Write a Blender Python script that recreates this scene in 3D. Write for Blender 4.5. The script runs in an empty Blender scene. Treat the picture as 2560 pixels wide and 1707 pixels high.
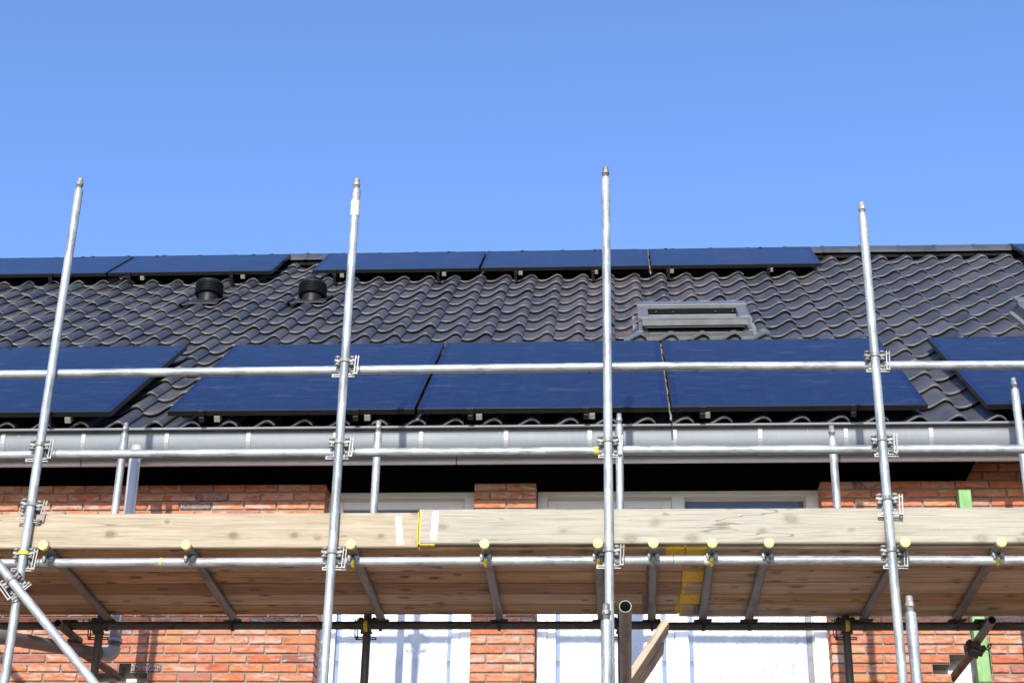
import bpy, math, random
from mathutils import Vector, Matrix
R = math.radians
random.seed(7)
scene = bpy.context.scene
COL = scene.collection

# ------------------------------------------------------------------ camera
PITCH, YAW, ROLL, FPX = R(25.8336), R(3.874), R(1.0714), 4147.53
fwd = Vector((-math.sin(YAW)*math.cos(PITCH), math.cos(YAW)*math.cos(PITCH), math.sin(PITCH)))
r0 = Vector((math.cos(YAW), math.sin(YAW), 0)); u0 = r0.cross(fwd)
rt = math.cos(ROLL)*r0 + math.sin(ROLL)*u0
up = -math.sin(ROLL)*r0 + math.cos(ROLL)*u0
cd = bpy.data.cameras.new("camera"); cam = bpy.data.objects.new("camera", cd); COL.objects.link(cam)
cam.matrix_world = Matrix(((rt.x, up.x, -fwd.x, 0), (rt.y, up.y, -fwd.y, 0), (rt.z, up.z, -fwd.z, 0), (0, 0, 0, 1)))
cd.sensor_width = 36; cd.lens = FPX/2560*36; cd.clip_start = 0.05; cd.clip_end = 2000
scene.camera = cam
# ------------------------------------------------------------------ world, sun, exposure
SEL, SAZ = R(22.8), R(4.8)
w = bpy.data.worlds.new("World"); scene.world = w; w.use_nodes = True
nt = w.node_tree; bg = nt.nodes["Background"]
sky = nt.nodes.new("ShaderNodeTexSky"); sky.sky_type = 'NISHITA'; sky.sun_disc = False
sky.sun_elevation = SEL; sky.sun_rotation = math.pi + SAZ
sky.altitude = 0; sky.air_density = 1.0; sky.dust_density = 1.0; sky.ozone_density = 2.5
tint = nt.nodes.new("ShaderNodeMix"); tint.data_type = 'RGBA'; tint.blend_type = 'MULTIPLY'; tint.inputs[0].default_value = 1
tint.inputs[7].default_value = (1.18, 1.34, 1.74, 1)
nt.links.new(sky.outputs[0], tint.inputs[6]); nt.links.new(tint.outputs[2], bg.inputs[0]); bg.inputs[1].default_value = 0.15
sl = bpy.data.lights.new("sun", 'SUN'); so = bpy.data.objects.new("sun", sl); COL.objects.link(so)
sl.energy = 5.0; sl.angle = R(0.55); sl.color = (1.0, 0.94, 0.84)
sd = Vector((math.tan(SAZ), 1, -math.tan(SEL)/math.cos(SAZ))).normalized()
so.rotation_euler = sd.to_track_quat('-Z', 'Y').to_euler(); so.location = (-2, -8, 12)
vs = scene.view_settings; vs.view_transform = 'Standard'; vs.look = 'None'; vs.exposure = 0.16; vs.gamma = 1
scene.cycles.max_bounces = 8

# ------------------------------------------------------------------ materials
class N:
    def __init__(s, name):
        s.m = bpy.data.materials.new(name); s.m.use_nodes = True
        s.t = s.m.node_tree; s.b = s.t.nodes["Principled BSDF"]
    def n(s, ty, **kw):
        x = s.t.nodes.new(ty)
        for k, v in kw.items():
            if k.startswith('i_'):
                k = k[2:]; k = int(k) if k.isdigit() else k.replace('_', ' ')
                x.inputs[k].default_value = v
            else: setattr(x, k, v)
        return x
    def l(s, a, b): s.t.links.new(a, b)
    def set(s, **kw):
        for k, v in kw.items(): s.b.inputs[k.replace('_', ' ')].default_value = v
    def coord(s, scale=(1, 1, 1), rnd=False):
        tc = s.n("ShaderNodeTexCoord"); mp = s.n("ShaderNodeMapping"); mp.inputs['Scale'].default_value = scale
        s.l(tc.outputs['Object'], mp.inputs[0])
        if rnd:
            oi = s.n("ShaderNodeObjectInfo"); mu = s.n("ShaderNodeVectorMath", operation='SCALE'); mu.inputs[0].default_value = (37, 91, 53)
            s.l(oi.outputs['Random'], mu.inputs['Scale']); s.l(mu.outputs[0], mp.inputs['Location'])
        return mp.outputs[0]
    def noise(s, vec, scale=5, detail=4, rough=.55, dist=0):
        x = s.n("ShaderNodeTexNoise"); x.inputs['Scale'].default_value = scale; x.inputs['Detail'].default_value = detail
        x.inputs['Roughness'].default_value = rough; x.inputs['Distortion'].default_value = dist
        s.l(vec, x.inputs['Vector']); return x.outputs['Fac']
    def ramp(s, fac, stops, interp='LINEAR'):
        x = s.n("ShaderNodeValToRGB"); x.color_ramp.interpolation = interp
        e = x.color_ramp.elements
        while len(e) < len(stops): e.new(0.5)
        for i, (p, c) in enumerate(stops):
            e[i].position = p; e[i].color = (c, c, c, 1) if isinstance(c, (int, float)) else (*c, 1)
        s.l(fac, x.inputs[0]); return x.outputs[0]
    def mix(s, fac, a, b):
        x = s.n("ShaderNodeMix", data_type='RGBA')
        if isinstance(fac, (int, float)): x.inputs[0].default_value = fac
        else: s.l(fac, x.inputs[0])
        for v, i in ((a, 6), (b, 7)):
            if isinstance(v, tuple): x.inputs[i].default_value = (*v, 1)
            else: s.l(v, x.inputs[i])
        return x.outputs[2]
    def math(s, op, a, b=0.0, c=None):
        x = s.n("ShaderNodeMath", operation=op)
        for i, v in enumerate((a, b) if c is None else (a, b, c)):
            if isinstance(v, (int, float)): x.inputs[i].default_value = v
            else: s.l(v, x.inputs[i])
        return x.outputs[0]
    def base(s, c):
        if isinstance(c, tuple): s.b.inputs['Base Color'].default_value = (*c, 1)
        else: s.l(c, s.b.inputs['Base Color'])
    def bump(s, h, strength=.3, dist=.002):
        x = s.n("ShaderNodeBump"); x.inputs['Strength'].default_value = strength; x.inputs['Distance'].default_value = dist
        s.l(h, x.inputs['Height']); s.l(x.outputs[0], s.b.inputs['Normal'])

def mat_galv(name, lo, hi, metal=.45, rough=(.38, .58), spot=True):
    k = N(name); v = k.coord((1, 1, 1), True)
    a = k.noise(v, 9, 6, .65); c = k.ramp(a, [(.3, lo), (.68, hi)])
    f = k.noise(k.coord((60, 60, 9), True), 2.2, 4, .6); d = k.ramp(f, [(.62, 0), (.72, 1)])
    c = k.mix(k.math('MULTIPLY', d, .5), c, tuple(x*.55 for x in lo))
    sx_ = k.noise(k.coord((5, 5, 1.2), True), 2.6, 6, .7); c = k.mix(k.ramp(sx_, [(.50, 0), (.60, .75)]), c, tuple(x*.55 for x in lo)); c = k.mix(k.ramp(sx_, [(.30, .5), (.40, 0)]), c, tuple(min(1, x*1.15) for x in hi))
    rs = k.noise(k.coord((30, 30, 14), True), 1.4, 4, .7); c = k.mix(k.ramp(rs, [(.70, 0), (.76, .5)]), c, (.22, .13, .075))
    v2 = k.noise(v, 70, 2, .5); c = k.mix(k.ramp(v2, [(.66, 0), (.7, .3)]), c, tuple(min(.7, x*1.4) for x in hi))
    k.base(c); k.set(Metallic=metal); k.l(k.ramp(a, [(.3, rough[0]), (.7, rough[1])]), k.b.inputs['Roughness'])
    k.bump(k.noise(v, 45, 5, .6), .25, .0015); return k.m
M = {}
M['galv'] = mat_galv('galvanised_tube', (.30, .325, .325), (.455, .48, .47), .4, (.42, .62))
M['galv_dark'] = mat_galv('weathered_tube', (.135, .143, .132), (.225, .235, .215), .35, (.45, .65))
M['galv_shaded'] = mat_galv('shade_dark_tube', (.06, .059, .054), (.12, .117, .107), .3, (.45, .65))  # darker copy of galv, under-deck shade put into its colour
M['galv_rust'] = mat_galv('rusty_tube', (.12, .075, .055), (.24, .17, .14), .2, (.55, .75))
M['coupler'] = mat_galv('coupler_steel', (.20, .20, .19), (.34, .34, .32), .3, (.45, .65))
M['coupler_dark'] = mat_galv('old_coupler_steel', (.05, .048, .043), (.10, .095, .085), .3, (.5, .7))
def plain(name, c, rough=.5, metal=0, spec=.5, nscale=None, amt=.15, bump=0, coat=0):
    k = N(name)
    if nscale:
        a = k.noise(k.coord((1, 1, 1), True), nscale, 5, .6)
        k.base(k.mix(k.ramp(a, [(.3, 0), (.7, 1)]), tuple(x*(1-amt) for x in c), tuple(min(1, x*(1+amt)) for x in c)))
        if bump: k.bump(a, bump, .002)
    else: k.base(c)
    k.set(Roughness=rough, Metallic=metal); k.b.inputs['Specular IOR Level'].default_value = spec
    k.b.inputs['Coat Weight'].default_value = coat
    return k.m
M['yellow'] = plain('yellow_plastic_cap', (.78, .71, .20), .55, nscale=30, amt=.10)
M['yellow_paint'] = plain('yellow_paint', (.70, .53, .02), .6, nscale=60, amt=.35)
M['white'] = plain('white_window_paint', (.80, .80, .79), .35, nscale=5, amt=.03)
M['beige'] = plain('cream_seal', (.55, .50, .40), .6)
M['dark_glass'] = plain('window_glass', (.05, .08, .13), .04, spec=.8)
M['blue_glass'] = plain('window_pane_glass', (.14, .215, .37), .05, spec=.7)
M['tape'] = plain('dark_tape', (.05, .07, .12), .4, nscale=200, amt=.6)
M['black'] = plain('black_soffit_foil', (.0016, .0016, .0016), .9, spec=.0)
M['black_plastic'] = plain('black_plastic', (.006, .006, .007), .5, spec=.3, nscale=40, amt=.3)
M['black_rubber'] = plain('dark_flashing', (.022, .023, .027), .6, spec=.3, nscale=12, amt=.3)
M['black_frame'] = plain('black_anodised', (.012, .012, .013), .32, metal=.2)
M['rail'] = plain('aluminium_rail', (.27, .26, .22), .5, metal=.3, nscale=50, amt=.15)
M['fascia'] = plain('fascia_white', (.58, .57, .60), .5, nscale=2, amt=.05)
M['grey_clad'] = plain('roof_window_grey', (.15, .16, .165), .42, metal=.3, nscale=9, amt=.12)
M['grey_light'] = plain('light_grey_aluminium', (.23, .235, .235), .42, metal=.3, nscale=9, amt=.15)
M['lead'] = plain('pleated_flashing', (.15, .157, .155), .5, metal=.3, nscale=60, amt=.35)
M['pvc'] = plain('grey_pvc', (.40, .40, .41), .38, nscale=4, amt=.08)
M['pvc_dark'] = plain('shaded_pvc', (.15, .135, .13), .5, nscale=5, amt=.15)  # darker pvc for the pipe extension, its shade put into the colour
M['dark_void'] = plain('dark_felt', (.012, .012, .012), .9, spec=.1)
M['insul'] = plain('white_insulation', (.8, .8, .8), .7, nscale=40, amt=.12, bump=.5)
M['cable_grey'] = plain('cable_grey', (.22, .21, .19), .6)
M['red_tape'] = plain('red_tape', (.6, .05, .02), .5)
def mat_foil(name='protective_film', q=1.0):
    k = N(name); a = k.noise(k.coord((3, 3, 1.3)), 3, 5, .6, .8); k.base(k.ramp(a, [(.3, (.42*q, .47*q, .55*q)), (.7, (.55*q, .59*q, .66*q))])); k.set(Roughness=.28)
    k.b.inputs['Coat Weight'].default_value = .25; k.bump(k.noise(k.coord((2.2, 2.2, .5)), 5, 5, .6, 1.5), .55, .02); return k.m
M['foil'] = mat_foil(q=.86); M['foil_grey'] = mat_foil('thin_grey_film', .74); M['gasket'] = plain('window_gasket', (.10, .11, .125), .3, nscale=60, amt=.3)

def mat_zinc():
    k = N('zinc_gutter'); v = k.coord((.5, 3, 3)); a = k.noise(v, 4, 6, .6)
    c = k.ramp(a, [(.3, (.165, .185, .20)), (.7, (.215, .235, .25))])
    b = k.noise(k.coord((30, 4, 4)), 3, 4, .6)
    c = k.mix(k.ramp(b, [(.55, 0), (.7, .2)]), c, (.29, .31, .32))
    k.base(c); k.set(Metallic=.2, Roughness=.62); k.bump(a, .1, .002); return k.m
M['zinc'] = mat_zinc()

M['zinc_light'] = plain('zinc_bracket', (.26, .28, .285), .5, metal=.2, nscale=20, amt=.08)
def mat_tile():
    k = N('anthracite_pantile'); at = k.n("ShaderNodeAttribute", attribute_name='rnd'); r = at.outputs['Fac']
    c = k.ramp(r, [(0, (.028, .030, .036)), (.5, (.043, .044, .051)), (1, (.066, .066, .074))])
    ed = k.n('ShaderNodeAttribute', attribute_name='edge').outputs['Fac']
    v = k.coord((1, 1, 1)); a = k.noise(v, 3.2, 6, .65)
    c = k.mix(k.ramp(a, [(.46, 0), (.72, .6)]), c, (.098, .096, .098))
    # reddish clay dust running down the middle of the slope
    sx = k.n("ShaderNodeSeparateXYZ"); k.l(v, sx.inputs[0])
    band = k.math('SUBTRACT', 1.0, k.math('MULTIPLY', k.math('ABSOLUTE', k.math('SUBTRACT', sx.outputs[0], .15)), .9)); band = k.math('MAXIMUM', band, 0)
    n2 = k.noise(k.coord((6, 1.2, 1.2)), 3.0, 5, .65)
    c = k.mix(k.math('MULTIPLY', band, k.ramp(n2, [(.45, 0), (.7, .5)])), c, (.25, .14, .10))
    fl = k.noise(k.coord((22, 10, 10)), 2.2, 5, .7); c = k.mix(k.ramp(fl, [(.70, 0), (.76, .5)]), c, (.30, .29, .27))
    sp = k.noise(v, 140, 2, .5); c = k.mix(k.ramp(sp, [(.70, 0), (.74, .3)]), c, (.3, .29, .27))
    c = k.mix(k.math('MULTIPLY', k.math('GREATER_THAN', ed, .9), k.ramp(k.noise(k.coord((9, 9, 9)), 2, 4), [(.35, .10), (.7, .6)])), c, (.13, .13, .128))  # nose lips lightened: the glint on them is painted into the colour
    k.base(c); k.l(k.ramp(a, [(.3, .30), (.7, .54)]), k.b.inputs['Roughness'])
    k.b.inputs['Specular IOR Level'].default_value = .5
    k.bump(k.noise(v, 60, 5, .65), .22, .002); return k.m
M['tile'] = mat_tile()

def mat_brick():
    k = N('handmade_brick'); r = k.n("ShaderNodeAttribute", attribute_name='rnd').outputs['Fac']
    r2 = k.n("ShaderNodeAttribute", attribute_name='rnd2').outputs['Fac']
    c = k.ramp(r, [(0, (.60, .22, .088)), (.22, (.52, .145, .065)), (.38, (.63, .29, .13)), (.52, (.56, .175, .080)), (.66, (.58, .27, .17)), (.80, (.60, .235, .10)), (.90, (.44, .18, .12)), (.965, (.24, .10, .08)), (1, (.10, .055, .05))])
    v = k.coord(); add = k.n("ShaderNodeVectorMath", operation='ADD'); cmb = k.n("ShaderNodeCombineXYZ")
    k.l(k.math('MULTIPLY', r2, 50), cmb.inputs[1]); k.l(v, add.inputs[0]); k.l(cmb.outputs[0], add.inputs[1]); v = add.outputs[0]
    mp = k.n("ShaderNodeMapping"); mp.inputs['Scale'].default_value = (9, 9, 30); k.l(v, mp.inputs[0])
    a = k.noise(mp.outputs[0], 1.1, 6, .65, 1.2)
    c = k.mix(k.ramp(a, [(.35, .8), (.55, 0)]), c, (.37, .080, .042))
    bl = k.noise(mp.outputs[0], .75, 5, .7, .6)
    amt = k.math('MULTIPLY', k.ramp(bl, [(.47, 0), (.60, 1)]), k.ramp(r2, [(.30, .15), (.65, .9)]))
    c = k.mix(amt, c, (.55, .385, .31))
    f = k.noise(v, 160, 3, .6); c = k.mix(k.math('MULTIPLY', k.ramp(f, [(.50, 0), (.60, .8)]), k.ramp(r, [(.955, 0), (.98, 1)])), c, (.52, .49, .47))
    k.base(c); k.set(Roughness=.8); k.b.inputs['Specular IOR Level'].default_value = .25
    mp2 = k.n("ShaderNodeMapping"); mp2.inputs['Scale'].default_value = (14, 14, 34); mp2.inputs['Rotation'].default_value = (0, .35, 0); k.l(v, mp2.inputs[0])
    h = k.math('ADD', k.ramp(k.noise(mp2.outputs[0], 1.3, 4, .6, 2.2), [(.44, 1), (.5, 0), (.54, 1)]), k.noise(v, 120, 4, .7))
    k.bump(h, .5, .006); return k.m
M['brick'] = mat_brick()
M['mortar'] = plain('grey_mortar', (.25, .22, .18), .95, spec=.1, nscale=120, amt=.25, bump=.6)

def mat_wood(name, c1, c2, c3, knotc, ydir=1, paint=None, contrast=1.0, splash=0.0):
    """long grain along local x; paint=(x0,x1) yellow end marking between local x values"""
    k = N(name)
    sy = (38, 38) if ydir else (38, 38)
    vk0 = k.coord((6.0, 9.0, 9.0), True); sv = k.n("ShaderNodeSeparateXYZ"); k.l(vk0, sv.inputs[0]); cv = k.n("ShaderNodeCombineXYZ")
    k.l(sv.outputs[0], cv.inputs[0]); k.l(k.math('ADD', sv.outputs[1], sv.outputs[2]), cv.inputs[1]); wz = k.n('ShaderNodeTexNoise'); wz.inputs['Scale'].default_value = 14; k.l(k.coord((1, 1, 1), True), wz.inputs['Vector']); wa = k.n('ShaderNodeVectorMath', operation='MULTIPLY_ADD'); k.l(wz.outputs['Color'], wa.inputs[0]); wa.inputs[1].default_value = (.22, .22, 0); k.l(cv.outputs[0], wa.inputs[2]); vk = wa.outputs[0]
    vo = k.n("ShaderNodeTexVoronoi", voronoi_dimensions='2D'); vo.inputs['Scale'].default_value = 1.0; vo.inputs['Randomness'].default_value = 1; k.l(vk, vo.inputs['Vector'])
    d = vo.outputs['Distance']
    near = k.ramp(d, [(.02, 1), (.30, 0)], 'EASE')
    v = k.coord((1.3, 36, 36), True); addv = k.n("ShaderNodeVectorMath", operation='MULTIPLY_ADD')
    sc_ = k.n('ShaderNodeSeparateColor'); k.l(vo.outputs['Color'], sc_.inputs[0]); pick = k.ramp(sc_.outputs[0], [(.58, 0), (.64, .7), (1, 1)]); near = k.math('MULTIPLY', near, pick)
    cb = k.n("ShaderNodeCombineXYZ"); k.l(near, cb.inputs[1]); k.l(near, cb.inputs[2])
    k.l(cb.outputs[0], addv.inputs[0]); addv.inputs[1].default_value = (1, 1.6, 1.6); k.l(v, addv.inputs[2]); v = addv.outputs[0]
    a = k.noise(v, 1.3, 7, .62, .4); c = k.ramp(a, [(.3, c1), (.5, c2), (.7, c3)])
    big = k.noise(k.coord((1.2, 3, 3), True), 1.6, 4, .6)
    c = k.mix(k.ramp(big, [(.45, 0), (.75, .5*contrast)]), c, tuple(x*.62 for x in c1))
    d = k.math('DIVIDE', d, k.math('ADD', .45, k.math('MULTIPLY', sc_.outputs[1], .9)))
    kn = k.math('MULTIPLY', k.ramp(d, [(.05, .8), (.11, 1), (.14, .65), (.20, .4), (.32, 0)]), pick)
    c = k.mix(k.math('MULTIPLY', kn, .9), c, knotc)
    fi = k.noise(k.coord((3.5, 170, 170), True), 1.0, 5, .65); c = k.mix(k.ramp(fi, [(.38, .55), (.50, 0)]), c, tuple(x*.6 for x in c1))
    cr = k.noise(k.coord((.8, 9, 9), True), 1.1, 3, .5); crk = k.ramp(cr, [(.493, 0), (.4975, 1), (.5025, 1), (.507, 0)])
    msk = k.ramp(k.noise(k.coord((.9, 2, 2), True), 1.3, 2), [(.52, 0), (.58, .7)])
    c = k.mix(k.math('MULTIPLY', crk, msk), c, tuple(x*.25 for x in c1))
    if splash:
        spn = k.noise(k.coord((26, 14, 14), True), 1.6, 4, .6); c = k.mix(k.ramp(spn, [(.70, 0), (.74, splash)]), c, (.78, .76, .72))
    if paint:
        tc = k.n("ShaderNodeTexCoord"); sx = k.n("ShaderNodeSeparateXYZ"); k.l(tc.outputs['Object'], sx.inputs[0])
        wv = k.math('MULTIPLY', k.math('SUBTRACT', k.noise(k.coord((30, 30, 30), True), 1, 4, .6), .5), .05)
        x = k.math('ADD', sx.outputs[0], wv)
        p = k.math('MULTIPLY', k.math('GREATER_THAN', x, paint[0]), k.math('LESS_THAN', x, paint[1]))
        wear = k.ramp(k.noise(k.coord((22, 60, 60), True), 1, 4, .6), [(.36, .12), (.46, 1)])
        c = k.mix(k.math('MULTIPLY', p, wear), c, (.66, .47, .02))
    k.base(c); k.set(Roughness=.75); k.b.inputs['Specular IOR Level'].default_value = .25
    k.bump(a, .35, .003); return k.m
TOE = ((.325, .262, .17), (.39, .325, .225), (.43, .365, .265)); GREYW = ((.325, .292, .225), (.37, .337, .27), (.40, .37, .305))
UND = ((.20, .135, .068), (.40, .28, .145), (.56, .42, .24)); UNG = ((.27, .22, .145), (.45, .37, .255), (.56, .48, .35))

def mat_panel():
    k = N('solar_glass'); v = k.coord()
    sx = k.n("ShaderNodeSeparateXYZ"); k.l(v, sx.inputs[0]); x, y = sx.outputs[0], sx.outputs[1]
    fx = k.math('DIVIDE', k.math('SUBTRACT', x, .048), .150); fy = k.math('DIVIDE', k.math('SUBTRACT', y, .035), .152)
    gx = k.math('ABSOLUTE', k.math('SUBTRACT', k.math('FRACT', fx), .5)); gy = k.math('ABSOLUTE', k.math('SUBTRACT', k.math('FRACT', fy), .5))
    dot = k.math('MULTIPLY', k.math('GREATER_THAN', gx, .475), k.math('GREATER_THAN', gy, .45))
    line = k.math('MAXIMUM', k.math('GREATER_THAN', gx, .491), k.math('GREATER_THAN', gy, .491))
    side = k.math('MAXIMUM', k.math('LESS_THAN', x, .048), k.math('GREATER_THAN', x, 1.548))
    cell = k.math('SUBTRACT', 1.0, side)
    st = k.noise(k.coord((5, 150, 1)), 1.0, 5, .7); stm = k.ramp(st, [(.5, 0), (.72, 1)])
    big = k.noise(k.coord((1, 1, 1), True), 2.0, 4, .6)
    c = k.mix(k.math('MULTIPLY', big, .6), (.002, .006, .027), (.003, .009, .038))
    c = k.mix(k.math('MULTIPLY', k.math('MULTIPLY', stm, cell), .65), c, (.040, .075, .18))
    c = k.mix(k.math('MULTIPLY', line, .4), c, (.026, .052, .13))
    c = k.mix(k.math('MULTIPLY', k.math('MULTIPLY', dot, cell), .6), c, (.0, .002, .02))
    c = k.mix(side, c, (.001, .005, .045))
    dn = k.noise(k.coord((2.2, 9, 1), True), 1.3, 6, .72); c = k.mix(k.ramp(dn, [(.56, 0), (.78, .30)]), c, (.16, .17, .20))
    ds = k.noise(k.coord((1, 1, 1), True), 60, 2, .5); c = k.mix(k.ramp(ds, [(.78, 0), (.80, .6)]), c, (.4, .4, .4))
    k.base(c); k.set(Roughness=.13); k.b.inputs['Specular IOR Level'].default_value = .29
    k.l(k.ramp(stm, [(0, .09), (1, .2)]), k.b.inputs['Roughness']); k.b.inputs['IOR'].default_value = 1.42
    return k.m
M['panel'] = mat_panel()
def mat_plate():
    k = N('perforated_nail_plate'); v = k.coord(); sx = k.n("ShaderNodeSeparateXYZ"); k.l(v, sx.inputs[0])
    a = k.math('DIVIDE', sx.outputs[0], .011); b = k.math('DIVIDE', sx.outputs[1], .018)
    b = k.math('ADD', b, k.math('MULTIPLY', k.math('FLOOR', a), .5))
    fa = k.math('ABSOLUTE', k.math('SUBTRACT', k.math('FRACT', a), .5)); fb = k.math('ABSOLUTE', k.math('SUBTRACT', k.math('FRACT', b), .5))
    h = k.math('MULTIPLY', k.math('LESS_THAN', fa, .2), k.math('LESS_THAN', fb, .28))
    k.base(k.mix(h, (.34, .34, .32), (.07, .06, .045))); k.set(Metallic=.3, Roughness=.4); return k.m
M['plate'] = mat_plate()
def mat_green():
    k = N('green_painted_timber'); a = k.noise(k.coord((9, 9, 1.6)), 2.2, 5, .65)
    c = k.ramp(a, [(.3, (.12, .29, .09)), (.5, (.22, .40, .16)), (.7, (.38, .47, .24))]); k.base(c); k.set(Roughness=.7); k.bump(a, .4, .003); return k.m
M['green'] = mat_green()
def mat_ground():
    k = N('sandy_ground'); a = k.noise(k.coord(), 1.5, 8, .65); k.base(k.ramp(a, [(.3, (.15, .138, .112)), (.7, (.23, .215, .18))])); k.set(Roughness=.95); k.bump(k.noise(k.coord(), 12, 6, .7), .6, .03); return k.m
M['ground'] = mat_ground()

# ------------------------------------------------------------------ mesh and object helpers
class MB:
    def __init__(s): s.v = []; s.f = []; s.sm = []; s.att = {}
    def add(s, vs, fs, smooth=False, **att):
        o = len(s.v); s.v += [tuple(p) for p in vs]; s.f += [tuple(i+o for i in f) for f in fs]; s.sm += [smooth]*len(fs)
        for k, x in att.items(): s.att.setdefault(k, {}).update({i: x for i in range(o, o+len(vs))})
        return s
    def box(s, a, b, m=None, bev=0.0, **att):
        x0, y0, z0 = a; x1, y1, z1 = b
        if bev:
            e = bev; vs = []; ids = {}
            for sx in (0, 1):
                for sy in (0, 1):
                    for sz in (0, 1):
                        X = (x0, x1)[sx]; Y = (y0, y1)[sy]; Z = (z0, z1)[sz]; dx = e*(1-2*sx); dy = e*(1-2*sy); dz = e*(1-2*sz)
                        for ax, p in (('x', (X, Y+dy, Z+dz)), ('y', (X+dx, Y, Z+dz)), ('z', (X+dx, Y+dy, Z))):
                            ids[(ax, sx, sy, sz)] = len(vs); vs.append(Vector(p))
            q = lambda *k: tuple(ids[i] for i in k); fs = []
            for t in (0, 1):
                fs += [q(('x', t, 0, 0), ('x', t, 1, 0), ('x', t, 1, 1), ('x', t, 0, 1)), q(('y', 0, t, 0), ('y', 1, t, 0), ('y', 1, t, 1), ('y', 0, t, 1)), q(('z', 0, 0, t), ('z', 1, 0, t), ('z', 1, 1, t), ('z', 0, 1, t))]
            for i in (0, 1):
                for j in (0, 1):
                    fs += [q(('x', i, j, 0), ('x', i, j, 1), ('y', i, j, 1), ('y', i, j, 0)), q(('x', i, 0, j), ('x', i, 1, j), ('z', i, 1, j), ('z', i, 0, j)), q(('y', 0, i, j), ('y', 1, i, j), ('z', 1, i, j), ('z', 0, i, j))]
                    for l in (0, 1): fs.append(q(('x', i, j, l), ('y', i, j, l), ('z', i, j, l)))
            c = Vector(((x0+x1)/2, (y0+y1)/2, (z0+z1)/2)); out = []
            for f in fs:
                n = (vs[f[1]]-vs[f[0]]).cross(vs[f[2]]-vs[f[0]])
                out.append(f if n.dot(vs[f[0]]-c) > 0 else f[::-1])
            fs = out
        else:
            vs = [Vector(p) for p in ((x0, y0, z0), (x1, y0, z0), (x1, y1, z0), (x0, y1, z0), (x0, y0, z1), (x1, y0, z1), (x1, y1, z1), (x0, y1, z1))]
            fs = [(0, 3, 2, 1), (4, 5, 6, 7), (0, 1, 5, 4), (1, 2, 6, 5), (2, 3, 7, 6), (3, 0, 4, 7)]
        if m is not None: vs = [m @ p for p in vs]
        return s.add(vs, fs, False, **att)
    def lathe(s, prof, p, axis=(0, 0, 1), n=24, a0=0, a1=2*math.pi, xref=None, smooth=True):
        """prof = [(radius, height)] swept round axis through p"""
        ax = Vector(axis).normalized()
        ref = Vector(xref) if xref else (Vector((1, 0, 0)) if abs(ax.x) < .9 else Vector((0, 1, 0)))
        X = (ref-ax*ref.dot(ax)).normalized(); Y = ax.cross(X); p = Vector(p); full = abs(a1-a0-2*math.pi) < 1e-6
        m_ = n if full else n+1; vs = []
        for r, h in prof:
            for i in range(m_):
                t = a0+(a1-a0)*i/n; vs.append(p+ax*h+(X*math.cos(t)+Y*math.sin(t))*r)
        fs = []
        for j in range(len(prof)-1):
            for i in range(n):
                k = (i+1) % m_ if full else i+1
                fs.append((j*m_+i, j*m_+k, (j+1)*m_+k, (j+1)*m_+i))
        return s.add(vs, fs, smooth)
    def tube(s, P, Q, r=.02415, wall=.0032, n=24, cap=False):
        P, Q = Vector(P), Vector(Q); L = (Q-P).length; ax = (Q-P)/L; e = .0008
        s.lathe([(r-e, 0), (r, e)], P, ax, n); s.lathe([(r, e), (r, L-e)], P, ax, n); s.lathe([(r, L-e), (r-e, L)], P, ax, n)
        if cap: s.lathe([(0.0001, 0), (r-e, 0)], P, ax, n); s.lathe([(r-e, L), (0.0001, L)], P, ax, n)
        else:
            s.lathe([(r-wall, 0), (r-e, 0)], P, ax, n, smooth=False); s.lathe([(r-e, L), (r-wall, L)], P, ax, n, smooth=False)
            s.lathe([(r-wall, L), (r-wall, 0)], P, ax, n)
        return s
    def sweep(s, pts, r, n=16):
        """round bar along a polyline"""
        pts = [Vector(p) for p in pts]; rings = []
        up_ = Vector((0, 0, 1))
        for i, p in enumerate(pts):
            t = (pts[min(i+1, len(pts)-1)]-pts[max(i-1, 0)]).normalized()
            X = t.cross(up_); X = (X if X.length > 1e-3 else t.cross(Vector((1, 0, 0)))).normalized()
            if rings and X.dot(lastX) < 0: X = -X
            lastX = X; Y = t.cross(X); rings.append([p+(X*math.cos(2*math.pi*k/n)+Y*math.sin(2*math.pi*k/n))*r for k in range(n)])
        vs = [p for q in rings for p in q]
        fs = [(j*n+i, j*n+(i+1) % n, (j+1)*n+(i+1) % n, (j+1)*n+i) for j in range(len(rings)-1) for i in range(n)]
        fs += [tuple(range(n))[::-1], tuple((len(rings)-1)*n+i for i in range(n))]
        return s.add(vs, fs, True)
    def extrude_x(s, prof, x0, x1, closed=True, smooth=False, caps=True):
        n = len(prof); vs = [(x0, y, z) for y, z in prof]+[(x1, y, z) for y, z in prof]
        fs = [(i, (i+1) % n, n+(i+1) % n, n+i) for i in range(n if closed else n-1)]
        s.add(vs, fs, smooth)
        if closed and caps: s.add(vs, [tuple(range(n))[::-1], tuple(range(n, 2*n))])
        return s
    def mesh(s, name, mat):
        me = bpy.data.meshes.new(name); me.from_pydata(s.v, [], s.f); me.validate()
        me.polygons.foreach_set('use_smooth', s.sm[:len(me.polygons)] if len(s.sm) >= len(me.polygons) else [False]*len(me.polygons))
        for k, d in s.att.items():
            a = me.attributes.new(k, 'FLOAT', 'POINT'); a.data.foreach_set('value', [d.get(i, .5) for i in range(len(s.v))])
        me.materials.append(mat); me.update(); return me
WM = {}
def link(o, Mw, parent=None):
    COL.objects.link(o); WM[o] = Mw
    if parent is not None: o.parent = parent; o.matrix_basis = WM[parent].inverted() @ Mw
    else: o.matrix_basis = Mw
    return o
I4 = Matrix.Identity(4)
def T(*p): return Matrix.Translation(p)
def put(name, me, parent=None, Mw=I4, label=None):
    if isinstance(me, tuple): me = me[0].mesh(name, me[1])
    o = link(bpy.data.objects.new(name, me), Mw, parent)
    if label: o['label'] = label
    return o
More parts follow.
